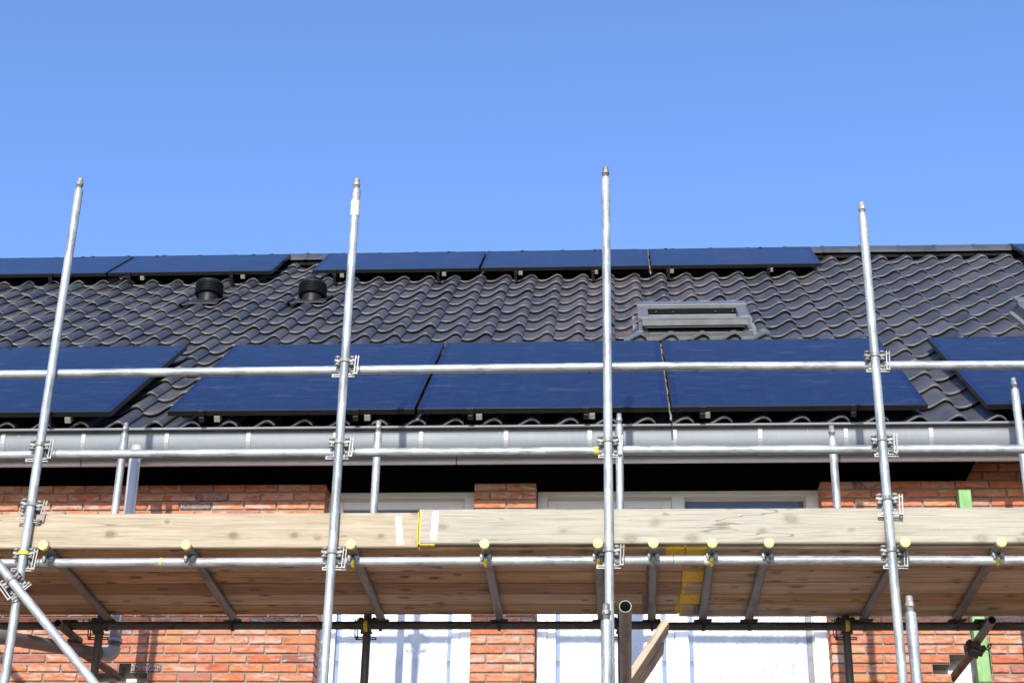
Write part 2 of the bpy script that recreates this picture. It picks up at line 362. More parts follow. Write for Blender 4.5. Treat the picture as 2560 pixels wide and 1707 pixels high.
def part(name, mb, mat, parent, label=None, Mw=None):
    """mesh given in world coordinates; its origin moves to its parent's"""
    Mp = WM[parent] if Mw is None else Mw
    inv = Mp.inverted(); mb.v = [tuple(inv @ Vector(p)) for p in mb.v]
    return put(name, mb.mesh(name, mat), parent, Mp, label)
def empty(name, Mw, label, cat, group=None):
    o = bpy.data.objects.new(name, None); o.empty_display_size = .1; link(o, Mw)
    return tag(o, label, cat, group)
def tag(o, label, cat, group=None):
    o['label'] = label; o['category'] = cat
    if group: o['group'] = group
    return o
def copy_tree(o, parent, Mw):
    c = o.copy(); link(c, Mw, parent); base = WM[o].inverted()
    for ch in [x for x in list(WM) if x.parent == o]:
        copy_tree(ch, c, Mw @ base @ WM[ch])
    return c

# ------------------------------------------------------------------ ground
GZ = -1.6
mb = MB(); g = 40; S = 150
vs = []; fs = []
for j in range(g+1):
    for i in range(g+1):
        x = -S+2*S*i/g; y = -S+2*S*j/g; vs.append((x, y, GZ+(random.uniform(-.03, .03) if abs(y-9) > 9 else 0)))
for j in range(g):
    for i in range(g): a = j*(g+1)+i; fs.append((a, a+1, a+g+2, a+g+1))
mb.add(vs, fs); go = put('ground', (mb, M['ground'])); go['kind'] = 'structure'

# ------------------------------------------------------------------ the house
house = empty('brick_house', T(-.5, 10.24, GZ), 'new brick terraced house with anthracite pantile roof and white windows behind the scaffold', 'house')
YW = 10.238
J0, CH = 2.604, .0605
W1 = (-1.94, -.935); W2 = (-.513, 1.345); WTOP = 3.928; WBOT = 1.333
WX0, WX1 = -6.4, 5.6
missL = [(-3.165, -3.088, 2), (-3.34, -2.976, 1)]
missR = [(2.155, 2.31, 4), (2.06, 2.31, 3), (1.952, 2.31, 2), (2.065, 2.22, 1)]
holes = missL+missR
wall = MB(); mort = MB()
def brick(x0, x1, zj, mj, e0=0, e1=0):
    """one brick, joint line zj below it; mj = course index"""
    r = random.random(); r2 = random.random(); j = lambda a: random.uniform(-a, a)
    y = YW+j(.0025); c = .005
    a, b, z0, z1 = x0+.0052+j(.0014), x1-.0052+j(.0014), zj+.0055+j(.0012), zj+CH-.0072+j(.0018)
    wall.box((a, y, z0), (b, YW+.150, z1), bev=.0035, rnd=r, rnd2=r2)
    mort.box((x0+e0, YW+.013, zj-.001), (x1-e1, YW+.148, zj+CH-.001), rnd=r)
def hole(x0, x1, mj):
    for a, b, k in holes:
        if k == mj and x0 >= a-.03 and x1 <= b+.03: return True
    return False
def run(xa, xb, anchor, phase, mj, zj):
    """fill xa..xb with stretchers 0.2175 long from an anchored end"""
    L = .2175; cuts = {round(xa, 4), round(xb, 4)}
    x = anchor+(0 if phase else L/2)
    k = math.floor((xa-x)/L)
    while x+k*L < xb:
        if xa+.03 < x+k*L < xb-.03: cuts.add(round(x+k*L, 4))
        k += 1
    for a, b, kk in holes:
        if kk == mj and xa < a and b < xb: cuts |= {a, b}
    cuts = sorted(cuts)
    for p, q in zip(cuts, cuts[1:]):
        if q-p < .012 or hole(p, q, mj): continue
        brick(p, q, zj, mj, .014 if p == cuts[0] else 0, .014 if q == cuts[-1] else 0)
ztop = 3.925
for mj in range(-69, 29):
    zj = J0+CH*(mj-1)
    if zj < GZ-.1: continue
    ph = mj % 2 == 0
    if zj+CH > ztop+.015 and True:
        if zj+CH < 4.5: run(2.275, WX1, 2.275, ph, mj, zj)
        continue
    if zj > WBOT-.03:
        run(WX0, W1[0]+.033, W1[0]+.033-.0005, not ph, mj, zj)
        run(W1[1]+.006, W2[0]+.002, W1[1]+.006, ph, mj, zj)
        run(W2[1]-.013, WX1, W2[1]-.013, ph, mj, zj)
    elif not (-1.1 < zj < -.2 and False):
        run(WX0, WX1, W2[1]-.013, ph, mj, zj)
wo = part('wall', wall, M['brick'], house)
part('mortar', mort, M['mortar'], wo)
mb = MB()
mb.box((WX0, YW+.16, GZ), (W1[0]-.02, YW+.26, 4.05)); mb.box((W1[1]+.02, YW+.16, GZ), (W2[0]-.02, YW+.26, 4.05)); mb.box((W2[1]+.02, YW+.16, GZ), (WX1, YW+.26, 4.5))
part('insulation', mb, M['insul'], house)
mb = MB(); mb.box((WX0, YW+.30, GZ), (WX1, YW+9.2, 4.0)); mb.box((WX0, YW+.15, GZ), (WX1, YW+.30, WBOT-.06))
part('light_blocker', mb, M['dark_void'], house)  # unseen solid dark box, added behind the wall to block light
# windows
YF = YW+.155
def ring(mb, x0, x1, z0, z1, wl, wr, wt, wb, y0, y1, bev=.003):
    mb.box((x0, y0, z0), (x0+wl, y1, z1), bev=bev); mb.box((x1-wr, y0, z0), (x1, y1, z1), bev=bev)
    mb.box((x0+wl, y0+.0006, z1-wt), (x1-wr, y1, z1), bev=bev); mb.box((x0+wl, y0+.0006, z0), (x1-wr, y1, z0+wb), bev=bev)
def window(x0, x1, mull=None):
    f = MB(); ring(f, x0, x1, WBOT, WTOP, .067, .067 if mull is None else .088, .038, .06, YF, YF+.11)
    if mull: f.box((mull[0], YF+.0012, WBOT+.06), (mull[1], YF+.11, WTOP-.038), bev=.003)
    xs1 = mull[0] if mull else x1-.067
    fr = part('window', f, M['white'], house)
    r = MB(); ring(r, x0+.067, xs1, WBOT+.06, WTOP-.038, .004, .004, .026, .004, YF+.016, YF+.1, 0)
    part('seal', r, M['beige'], fr)
    s = MB(); ring(s, x0+.071, xs1-.004, WBOT+.064, WTOP-.064, .054, .054, .052, .055, YF+.010, YF+.09)
    part('sash', s, M['white'], fr)
    panes = [(x0+.125, xs1-.058, WBOT+.119, WTOP-.116, 1)]
    if mull:
        r = MB(); ring(r, mull[1], x1-.088, WBOT+.06, WTOP-.038, .006, .012, .026, .006, YF+.03, YF+.1, 0); part('seal', r, M['beige'], fr)
        panes.append((mull[1]+.006, x1-.10, WBOT+.066, WTOP-.064, 0))
    for a, b, c, d, e in panes:
        m = MB(); m.box((a, YF+.046, c), (b, YF+.060, d)); part('pane', m, M['blue_glass'], fr)
        m = MB(); nx = 14; nz = 30; vs = []; fs = []
        top = d-(.055 if e else .135); l0 = a+(.027 if e else .025); l1 = b-(.027 if e else .036)
        for k in range(nz+1):
            for i in range(nx+1):
                vs.append((l0+(l1-l0)*i/nx+random.uniform(-.001, .001), YF+.0448+random.uniform(-.0006, .0006), c+.02+(top-c-.02)*k/nz))
        for k in range(nz):
            for i in range(nx): q = k*(nx+1)+i; fs.append((q, q+1, q+nx+2, q+nx+1))
        m.add(vs, fs, True); part('protective_film', m, M['foil'] if e else M['foil_grey'], fr)
        if not e: m = MB(); m.box((b-.030, YF+.0435, c), (b-.0005, YF+.0455, d)); part('gasket', m, M['gasket'], fr)
        for zz in (2.79, 2.62, 2.35, 2.05):
            for xx in (a+.002, b-.026): m = MB(); m.box((xx, YF+.0425, zz), (xx+.024, YF+.0440, zz+.032)); part('tape', m, M['tape'], fr)
    return fr
window(*W1); window(*W2, mull=(.375, .4597))
m = MB(); m.box((W1[0]-.02, YW-.03, WBOT-.06), (W1[1]+.02, YF+.1, WBOT-.002), bev=.004); m.box((W2[0]-.02, YW-.03, WBOT-.06), (W2[1]+.02, YF+.1, WBOT-.002), bev=.004)
part('window_sill', m, M['pvc'], house)
# soffit, fascia
mb = MB()
vs = [(WX0, 9.925, 3.946), (2.268, 9.925, 3.946), (2.268, YW+.004, 3.932), (WX0, YW+.004, 3.932)]
mb.add(vs+[(x, y, z+.012) for x, y, z in vs], [(0, 1, 2, 3), (7, 6, 5, 4), (0, 4, 5, 1), (1, 5, 6, 2), (2, 6, 7, 3), (3, 7, 4, 0)])
mb.box((WX0, YW+.012, 3.936), (2.25, YF+.14, 4.06))
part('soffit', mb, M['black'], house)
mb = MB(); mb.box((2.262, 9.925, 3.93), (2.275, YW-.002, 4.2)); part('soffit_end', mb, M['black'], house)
fx = [WX0, -3.475, -1.0147, 1.4283, WX1]
mb = MB()
for a, b in zip(fx, fx[1:]): mb.box((a+.003, 9.90, 3.938), (b-.003, 9.924, 4.17), bev=.002)
part('fascia', mb, M['fascia'], house)
# gutter (half round zinc with a rolled lip)
GX0, GX1 = WX0, 5.5
mb = MB(); prof = []
cy, cz, gr = 9.805, 4.098, .073
for i in range(17):
    t = math.pi+math.pi*i/16; prof.append((cy+gr*math.cos(t), cz+(gr*1.45)*math.sin(t) if False else cz-.028+(.080)*math.sin(t)))
cy = 9.832; prof = [(9.735, 4.112), (9.757, 4.122), (9.757, 4.072)]+[(cy+.075*math.cos(math.pi+math.pi*i/14), 4.062+.100*math.sin(math.pi+math.pi*i/14)) for i in range(15)]+[(cy+.075, 4.13)]
inner = [(y+(-.002 if y > cy else .002), z+.002) for y, z in prof[::-1]]
mb.extrude_x(prof+inner, GX0, GX1, smooth=True)
mb.tube((GX0, 9.7246, 4.1185), (GX1, 9.7246, 4.1185), r=.0095, wall=.002, n=14)
gt = part('gutter', mb, M['zinc'], house)
for x in (-5.57, -5.03, -4.49, -3.961, -3.43, -2.883, -2.349, -1.785, -1.232, -.688, -.155, .383, .921, 1.457, 1.986, 2.52, 3.06, 3.6, 4.14, 4.68, 5.22):
    mb = MB(); o_ = [(cy+(y-cy)*1.055, 4.07+min(.046, (z-4.07)*1.025)) for y, z in prof[1:-1]]; i_ = [(y, z) for y, z in prof[1:-1]][::-1]
    mb.extrude_x(o_+i_, x-.0135, x+.0135, smooth=False); part('bracket', mb, M['zinc_light'], gt)
for x in (-4.02+.0, -3.86, -.93+.2, 1.22):
    mb = MB(); o_ = [(cy+(y-cy)*1.012, 4.07+(z-4.07)*1.012) for y, z in prof[1:-1]]
    mb.extrude_x(o_+[(y, z) for y, z in prof[1:-1]][::-1], x-.004, x+.004); part('seam', mb, M['zinc'], gt)
# downpipe with elbow, run out towards the street
dp = [Vector(p) for p in ((-3.078, 9.765, 3.975), (-3.070, 9.765, 3.56), (-3.061, 9.765, 2.745))]
tgt = [Vector((-3.150, 9.748, 2.651)), Vector((-3.248, 8.627, 2.423)), Vector((-3.233, 8.124, 2.313))]
pts = [dp[2]+Vector((0, 0, -.03))]
a, b, c = dp[2]+Vector((0, 0, -.03)), Vector((-3.056, 9.765, 2.625)), tgt[0]+Vector((.02, .03, .01))
for i in range(1, 9): t = i/8; pts.append(a*(1-t)**2+b*2*t*(1-t)+c*t*t)
mb = MB(); mb.sweep(dp, .037, 20); d_ = part('downpipe', mb, M['pvc'], house)
mb = MB(); mb.sweep(pts, .0415, 20); mb.lathe([(.041, 0), (.044, .002), (.044, .02), (.041, .022)], dp[2]+Vector((0, 0, -.02)), (0, 0, 1), 24); part('elbow', mb, M['pvc'], d_)
mb = MB(); mb.sweep([c+(c-tgt[0])*.05]+tgt, .038, 20); part('pipe_extension', mb, M['pvc_dark'], d_)
mb = MB(); mb.lathe([(.047, .05), (.043, .02), (.0385, .0), (.0385, -.04)], (-3.078, 9.80, 3.975), (0, 0, 1), 20); part('outlet', mb, M['pvc'], gt)

# ---- roof frame: local x along eave, y up the slope, z normal; origin on the panel plane
K = .978; PHI = R(38.0639)
RO = Vector((0, 9.6419, 4.2100))
RM = Matrix.Translation(RO) @ Matrix.Rotation(PHI, 4, 'X')
TP = .2441; TG = .3780; CREST = -.073; CX = .9436; AMP = .060
PU = [(u, h*AMP/.048) for u, h in ((0, .010), (.06, .004), (.14, 0), (.24, .0005), (.34, .004), (.44, .012), (.54, .023), (.64, .036), (.72, .0445), (.80, .048), (.87, .045), (.93, .037), (.98, .027), (1.0, .022))]
TR = [(.004, -.019), (-.001, -.014), (-.001, -.006), (.003, 0), (.009, .0018), (.014, .0010), (.018, -.002), (.024, -.002), (.030, .001), (.20, 0), (.455, 0)]
S0 = .068; RXA, RXB = WX0-.1, WX1+.1
roofm = MB()
wind = (.215, 1.115, 2.62, 3.42)
nrow = 17
k0 = math.floor((RXA-CX)/TP)
ncol = int((RXB-RXA)/TP)+1
TW = math.tan(R(0))
VENTS = ((-3.690, 13.29, 6.845), (-2.712, 13.195, 6.775))
VL = [RM.inverted() @ Vector(p_) for p_ in VENTS]
for i in range(nrow):
    s = S0+i*TG
    for j in range(ncol):
        x = CX+(k0+j)*TP-.8*TP+random.uniform(-.0012, .0012)
        if x+TP < RXA or x > RXB: continue
        cx = x+TP/2
        if wind[0]+.10 < cx < wind[1]-.02 and wind[2]+.02 < s+.15 < wind[3]-.12: continue
        if any(s < q.y < s+TG and abs(x+.8*TP-q.x) < .115 for q in VL): continue
        r = min(1, max(0, random.gauss(.5, .22))); dz = random.uniform(-.0012, .0012); tw = random.uniform(-.003, .003); ds = random.uniform(-.004, .004)-(.040 if i == 0 else 0)
        zz = CREST-AMP-.028
        if i == nrow-1: LT = .30/.455
        else: LT = 1
        vs = []; nu = len(PU)
        for t, h in TR:
            tt = t*LT if t > .1 else t
            for u, hu in PU:
                vs.append((x+u*TP*1.005, s+ds+tt, zz+hu+h+.028*(1-tt/TG)+dz+tw*u))
        fs = [(a*nu+b, a*nu+b+1, (a+1)*nu+b+1, (a+1)*nu+b) for a in range(len(TR)-1) for b in range(nu-1)]
        o_v = len(roofm.v); roofm.add(vs, fs, True, rnd=r, edge=0.0); roofm.att['edge'].update({o_v+q: 1.0 for q in range(5*nu)})  # front rows of the nose marked for the painted glint
        # side lap edge
        ed = []
        for t, h in TR[1:]:
            tt = t*LT if t > .1 else t
            z_ = zz+PU[-1][1]+h+.028*(1-tt/TG)+dz+tw; ed += [(x+TP*1.005, s+ds+tt, z_), (x+TP*1.005, s+ds+tt, z_-.014)]
        roofm.add(ed, [(2*q, 2*q+1, 2*q+3, 2*q+2) for q in range(len(TR)-2)], False, rnd=r, edge=0.0)
        # underside lip at the nose
        lo = []
        for u, hu in PU:
            lo += [(x+u*TP*1.005, s+ds+.006, zz+hu-.021+.028+dz+tw*u), (x+u*TP*1.005, s+ds+.06, zz+hu-.019+.024+dz+tw*u)]
        roofm.add(lo, [(2*q, 2*q+1, 2*q+3, 2*q+2) for q in range(nu-1)], True, rnd=r, edge=0.0)
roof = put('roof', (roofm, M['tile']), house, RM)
SR = S0+nrow*TG-.065    # ridge position up the slope
mb = MB(); mb.box((RXA, .06, CREST-.115), (RXB, SR, CREST-.090)); mb.box((RXA, .075, CREST-.11), (RXB, .09, CREST-.078))
put('underlay', (mb, M['dark_void']), roof, RM)
# back slope and ridge
rp = RM @ Vector((0, SR, CREST)); 
mb = MB(); mb.add([(RXA, rp.y, rp.z-.06), (RXB, rp.y, rp.z-.06), (RXB, rp.y+6.6, rp.z-5.2), (RXA, rp.y+6.6, rp.z-5.2)], [(0, 1, 2, 3)])
for x in (WX0+.02, WX1-.02): mb.add([(x, 10.2, 3.9), (x, rp.y, rp.z-.15), (x, rp.y+6.4, 3.9)], [(0, 1, 2)])
part('back_slope', mb, M['tile'], roof)
ridge = MB(); x = RXA; RL = .372; q = 0; off = 3.578-math.ceil((3.578-RXA)/RL)*RL
x = off
while x < RXB:
    a, b = x, x+RL*1.05; rr = random.random(); j1, j2 = random.uniform(-.003, .003), random.uniform(-.003, .003)
    prof = [(-.135, -.115), (-.128, -.080), (-.085, -.028), (-.045, .004), (0, .016), (.045, .004), (.085, -.028), (.128, -.080), (.135, -.115)]
    for k, (sc, xa, xb, o) in enumerate(((1.0, a, b-.02, 0), (1.08, a-.004, a+.03, .004))):
        p_ = [(rp.y+y*sc, rp.z+.034+z*sc+o+(j1 if k else 0)) for y, z in prof]; n_ = len(p_)
        vs = [(xa, y, z+j1) for y, z in p_]+[(xb, y, z+j2) for y, z in p_]
        ridge.add(vs, [(i, i+1, n_+i+1, n_+i) for i in range(n_-1)], True, rnd=rr)
        ring_ = [(xa, y, z+j1) for y, z in p_]+[(xa, rp.y+(y-rp.y)*.9, z-.012+j1) for y, z in p_]
        ridge.add(ring_, [(i, i+1, n_+i+1, n_+i) for i in range(n_-1)], False, rnd=rr)
    x += RL
ro_ = part('ridge', ridge, M['tile'], roof)
mb = MB(); mb.box((RXA, rp.y-.10, rp.z-.12), (RXB, rp.y+.10, rp.z-.03)); part('ridge_felt', mb, M['dark_void'], roof)

# ---- roof windows
def tile_h(x):
    u = ((x-(CX-.8*TP))/TP) % 1.0
    for (a, h), (b, g_) in zip(PU, PU[1:]):
        if a <= u <= b: return CREST-AMP+h+(g_-h)*(u-a)/(b-a)
def roof_window(x0, x1, s0, s1):
    Mw = RM @ T(x0, s0, -.028); L = x1-x0; H = s1-s0
    f = MB(); w_ = .075
    f.box((0, 0, -.19), (w_, H, -.03), bev=.003); f.box((L-w_, 0, -.19), (L, H, -.03), bev=.003)
    f.box((w_, 0, -.19), (L-w_, .05, -.044), bev=.003); f.box((w_, H-.1, -.19), (L-w_, H, -.032), bev=.003)
    rw = put('roof_window', (f, M['grey_clad']), house, Mw)
    f = MB(); f.box((-.045, -.02, -.17), (-.004, H, -.075), bev=.004); f.box((L+.004, -.02, -.17), (L+.05, H, -.075), bev=.004); f.box((-.05, -.03, -.15), (L+.05, -.001, -.085), bev=.004)
    f.box((.07, .052, -.10), (L-.10, .075, -.040))
    put('gutter_profile', (f, M['grey_light']), rw, Mw)
    f = MB(); f.box((-.006, H-.125, .010), (L+.006, H+.02, .040), bev=.004); f.box((.02, H-.12, -.028), (L-.02, H+.01, .009))
    f.box((-.002, H-.128, .004), (L+.002, H-.118, .022), bev=.002); put('hood', (f, M['grey_clad']), rw, Mw)
    f = MB(); f.box((w_+.002, H-.135, -.05), (L-w_-.002, H-.1285, .004)); put('ventilation_flap', (f, M['dark_void']), rw, Mw)
    for t in (.17, .33, .72, .88):
        f = MB(); f.lathe([(.0001, .006), (.006, .005), (.008, 0)], (L*t, H-.136, -.018), (0, -1, 0), 10); put('screw', (f, M['coupler_dark']), rw, Mw)
    for a in (-.004, L-w_-.008):
        f = MB(); f.box((a, H*.42, -.03), (a+w_+.012, H-.13, .012), bev=.004)
        put('side_cover', (f, M['grey_clad']), rw, Mw)
    SM = Mw @ T(0, H*.58, -.006) @ Matrix.Rotation(R(-8.6), 4, 'X') @ T(0, -H*.58, 0)
    sh = MB(); a, b = .025, L-.035
    sh.box((a, -.03, -.055), (b, .06, .0), bev=.003); sh.box((a, .062, -.055), (a+.05, H*.84, -.002), bev=.003); sh.box((b-.05, .062, -.055), (b, H*.84, -.002), bev=.003)
    sh.box((a+.051, H*.74, -.055), (b-.051, H*.84, -.002), bev=.003)
    sh.box((a-.012, -.034, -.004), (b+.012, .004, .005), bev=.002)
    ss = put('sash', (sh, M['grey_light']), rw, SM)
    gl = MB(); gl.box((a+.05, .06, -.03), (b-.05, H*.74, -.016)); put('roof_window_pane', (gl, M['dark_glass']), rw, SM)
    bd = MB(); bd.box((a+.02, -.018, -.072), (b-.03, .03, -.057), bev=.002); put('drip_bar', (bd, M['grey_clad']), rw, SM)
    iv = MB(); iv.box((w_+.002, .052, -.45), (L-w_-.002, H-.11, -.12)); put('reveal', (iv, M['dark_void']), rw, Mw)
    # pleated flashing that follows the tile wave
    fl = MB(); xs = []; x = -.12
    while x < L+.12: xs.append(x); x += .0045
    vs = []; rows = [-.165, -.14, -.11, -.07, -.01]
    for r_i, yy in enumerate(rows):
        for i, x in enumerate(xs):
            k = r_i/(len(rows)-1); pl = .0045*(1 if i % 2 else -1)*(1-k)
            h = tile_h(x+x0)+.028+.016+pl; top = -.075; wgt = max(0, (k-.4)/.6); vs.append((x, yy+.012*(1 if i % 4 < 2 else 0)*(r_i == 0), h*(1-wgt)+max(top, h)*wgt))
    n_ = len(xs); fl.add(vs, [(a*n_+b, a*n_+b+1, (a+1)*n_+b+1, (a+1)*n_+b) for a in range(len(rows)-1) for b in range(n_-1)], False)
    put('flashing', (fl, M['lead']), rw, Mw)
    return rw
rw1 = roof_window(.205, 1.095, 2.61, 3.44)
rw2 = roof_window(3.30, 4.12, 2.61, 3.44)

# ---- ventilation terminals on the roof
def roof_vent(p):
    f = MB(); P = Vector(p)
    f.lathe([(.096, -.24), (.094, .0), (.092, .125), (.094, .13)], P, n=32)
    v = put('roof_vent', (f, M['black_plastic']), house, T(*P) @ T(*(-P)))
    f = MB(); prof = [(.090, .100), (.118, .102)]
    for i in range(6): z = .106+i*.0155; prof += [(.124, z), (.127, z+.002), (.127, z+.006), (.123, z+.008), (.112, z+.010), (.112, z+.0135)]
    prof += [(.124, .201), (.127, .207), (.124, .220), (.110, .236), (.082, .247), (.040, .254), (.0001, .255)]
    f.lathe(prof, P, n=40); put('vent_cap', (f, M['black_plastic']), v, T(*P) @ T(*(-P)))
    f = MB(); f.lathe([(.100, -.12), (.100, -.052), (.094, -.045)], P, n=32)
    put('collar', (f, M['black_plastic']), v, T(*P) @ T(*(-P)))
    # flexible sleeve draped on the tiles
    q = RM.inverted() @ P; f = MB(); xs = [q.x-.165+.33*i/30 for i in range(31)]; nr = S0+math.floor((q.y-S0)/TG)*TG-q.y; ys = [nr-.004, nr, nr+.02, nr+.2, nr+.42]
    def fh(x, yy):
        m_ = min(1, max(0, (abs(x-q.x)-.09)/.07)); m_ = m_*m_*(3-2*m_); return (CREST-AMP+.012)*(1-m_)+tile_h(x)*m_+.024*(1-max(0, yy-nr)/TG)+.004
    vs = [(x, q.y+yy, fh(x, yy)-(.012 if k == 0 else 0)) for k, yy in enumerate(ys) for x in xs]
    f.add(vs, [(a*31+b, a*31+b+1, (a+1)*31+b+1, (a+1)*31+b) for a in range(4) for b in range(30)], True)
    put('vent_flashing', (f, M['black_rubber']), v, RM)
for p_ in VENTS: roof_vent(p_)

# ------------------------------------------------------------------ solar panels
PW, PH = 1.596, .982
def make_panel():
    root = bpy.data.objects.new('solar_panel', None); root.empty_display_size = .1; link(root, RM)
    f = MB(); t = .035; e = .011
    f.box((0, 0, -t), (e, PH, 0), bev=.001); f.box((PW-e, 0, -t), (PW, PH, 0), bev=.001)
    f.box((e, PH-e, -t), (PW-e, PH, 0), bev=.001); f.box((e, .0008, -t), (PW-e, e, 0), bev=.001)
    for z in (-.012, -.021): f.box((e, -.0012, z-.0018), (PW-e, .002, z+.0018))
    put('frame', (f, M['black_frame']), root, RM)
    f = MB(); f.box((e, e, -.008), (PW-e, PH-e, -.0018)); put('glass', (f, M['panel']), root, RM)
    f = MB(); f.box((e, e, -.012), (PW-e, PH-e, -.0085)); put('backsheet', (f, M['black_frame']), root, RM)
    return root
proto = make_panel(); KIDS = [c for c in WM if c.parent == proto]
def clampmesh():
    f = MB(); f.box((-.019, -.022, -.034), (.019, -.003, .004), bev=.0015); f.box((-.019, -.004, .0008), (.019, .007, .0045), bev=.001)
    f.box((-.017, -.03, -.070), (.017, -.006, -.038), bev=.002); f.lathe([(.0001, .012), (.0045, .0115), (.0055, .0045)], (0, -.006, 0), (0, 0, 1), 8); return f.mesh('clamp', M['black_frame'])
CLM = clampmesh()
_b = MB(); _b.box((-.019, -.012, -.074), (.019, .06, -.037), bev=.001); BLM = _b.mesh('rail_end', M['rail'])
_b = MB(); _b.box((-.013, -.05, -.115), (.013, -.038, -.07)); _b.box((-.013, -.05, -.12), (.013, .10, -.115)); HKM = _b.mesh('roof_hook', M['black_frame'])
_b = MB(); _b.lathe([(.0001, .009), (.006, .008), (.008, 0)], (0, -.004, .001), (0, 0, 1), 8); _b.box((-.016, -.01, -.03), (.016, .009, .0035)); TCM = _b.mesh('top_clamp', M['black_frame'])
clamps_lo = [-3.641, -2.64, -1.644, -.909, -.174, .557, 1.499, 2.60, -4.62]; clamps_up = [-5.417, -4.646, -3.648, -2.648, -1.654, -.915, -.183, .526, 1.466, 4.2]
blocks_lo = {-3.52, -2.543, -1.572, -.856, -.139, .587}
PO = []
def panel(x, s, label, clamps, blocks=(), bottom=True):
    Mw = RM @ T(x, s, 0)
    if PO:
        o = proto.copy(); link(o, Mw)
        for ch in KIDS: link(ch.copy(), Mw, o)
    else: o = proto
    if not PO:
        WM[o] = Mw; o.matrix_basis = Mw
        for ch in [c for c in WM if c.parent == o]: WM[ch] = Mw
    PO.append(o); tag(o, label, 'solar panel', 'solar panels on the tiled roof')
    for c in clamps:
        if x < c < x+PW:
            if bottom:
                put('clamp', CLM, o, RM @ T(c, s, 0))
                if s > 4: put('roof_hook', HKM, o, RM @ T(c, s, 0))
            put('top_clamp', TCM, o, RM @ T(c+.01, s+PH, 0))
    if bottom:
        for c in blocks:
            if x < c < x+PW: put('rail_end', BLM, o, RM @ T(c, s, 0))
    return o
g_ = .0196; bl2 = PH+.02
S1 = 5.333
lo = [(-3.2372-2*PW-g_, 'far left'), (-3.2372-PW, 'left'), (-2.8659, 'b'), (-2.8659+PW+g_, 'c'), (-2.8659+2*(PW+g_), 'd'), (2.3229, 'e')]
names_lo = ['', 'leftmost, behind the first tall upright', 'just right of the narrow bare tile strip', 'between second and third tall uprights', 'below the roof window', 'at the right photo edge']
for i, (x, _) in enumerate(lo):
    if i == 0: continue
    panel(x, 0, 'dark blue panel below the guard rail, '+names_lo[i], clamps_lo, sorted(blocks_lo))
    panel(x, bl2, 'dark blue panel above the guard rail, '+names_lo[i], clamps_lo, bottom=False)
upx = [(-3.2587-2*PW-g_*1.1, 'upper row panel cut by the left photo edge, behind the leftmost upright tip'), (-3.2587-PW, 'upper row panel above the two black roof vents, left of the ridge gap'),
       (-2.8642, 'upper row panel just right of the bare strip at the ridge, behind the second upright'), (-2.8642+PW+g_, 'upper row panel crossed by the tallest third upright'),
       (-2.8642+2*(PW+g_), 'upper row panel above the roof window, its right edge beside open tiles'), (3.9406, 'corner of an upper panel at the top right photo edge')]
blocks_up = [-4.52, -3.54, -2.58, -1.60, -.87, -.155, .56, 1.49]
for x, lab in upx: panel(x, S1, lab, clamps_up, blocks_up)
# cables hanging in the joints between panels
def cable(x, s0, s1, label, marks):
    Mw = RM @ T(x, s0, -.06); f = MB()
    n = 24; f.sweep([(.004*math.sin(i*1.7), (s1-s0)*i/n, .006*math.sin(i*.9)) for i in range(n+1)], .0065, 8)
    c = put('cable', (f, M['cable_grey']), None, Mw); tag(c, label, 'cable')
    for t, m in marks: f = MB(); f.lathe([(.0085, 0), (.0085, .03)], (0, (s1-s0)*t, 0), (0, 1, 0), 10); put('tape_band', (f, M[m]), c, Mw)
    for i in range(0, 12): f = MB(); f.lathe([(.0078, 0), (.0078, .012)], (0, (s1-s0)*(i+.5)/12, 0), (0, 1, 0), 10); put('cable_tie', (f, M['black_plastic']), c, Mw)
xg = -2.8659+2*PW+1.5*g_
cable(xg, -.10, 1.98, 'thin grey cable in the lower panel joint beside the third upright', [(.35, 'yellow_paint')])
cable(-2.8642+2*PW+1.5*g_, 5.22, 6.31, 'thin grey cable with red and yellow bands between the upper panels', [(.30, 'yellow_paint'), (.2, 'red_tape')])

# ------------------------------------------------------------------ scaffold
YFR, YI = 8.2191, 9.5159
RT = .02415
scaf = empty('scaffold', T(-.5, YFR, GZ), 'galvanised tube scaffold with tall uprights, guard rails, wedge couplers and yellow end caps', 'scaffold')
def upright(x, y, zt, z0=GZ, label=None, mat='galv', lean=0, ypaint=None):
    Mw = T(x, y, z0); H = zt-z0-.078; f = MB(); f.tube((0, 0, 0), (0, 0, H), RT)
    f.lathe([(RT+.0012, H-.16), (RT+.0012, H-.012)], (0, 0, 0), n=24)
    for a in (0.6, 2.2, 3.9, 5.2):
        for hh in (.03, .075, .12): f.lathe([(.0001, .0016), (.003, .001), (.0042, -.001)], (math.cos(a)*(RT+.001), math.sin(a)*(RT+.001), H-hh), (math.cos(a), math.sin(a), 0), 8)
    o = put('upright', (f, M[mat]), scaf, Mw, label)
    f = MB(); f.lathe([(.0165, H-.02), (.0165, H+.026), (.0205, H+.028), (.0205, H+.044), (.0165, H+.046), (.0165, H+.060), (.0155, H+.076), (.0125, H+.078), (.0001, H+.078)], (0, 0, 0), n=18)
    f.box((-.006, -.0225, H+.026), (.008, -.014, H+.046)); put('spigot', (f, M['coupler']), o, Mw)
    if ypaint:
        for (a, b) in ypaint:
            f = MB(); f.lathe([(RT+.0018, a-z0), (RT+.0018, b-z0)], (0, 0, 0), n=24); put('paint_band', (f, PB), o, Mw)
    return o
def mat_pb():
    k = N('worn_paint_band'); a = k.noise(k.coord(), 40, 4, .6); k.base(k.ramp(a, [(.45, (.60, .55, .30)), (.52, (.66, .65, .58))])); k.set(Roughness=.6); return k.m
PB = mat_pb()
upright(-3.1245, YFR, 5.0877, label='leftmost tall upright'); upright(-1.4791, YFR, 5.0538, ypaint=[(4.80, 4.90)], label='second tall upright with a pale painted band near its tip')
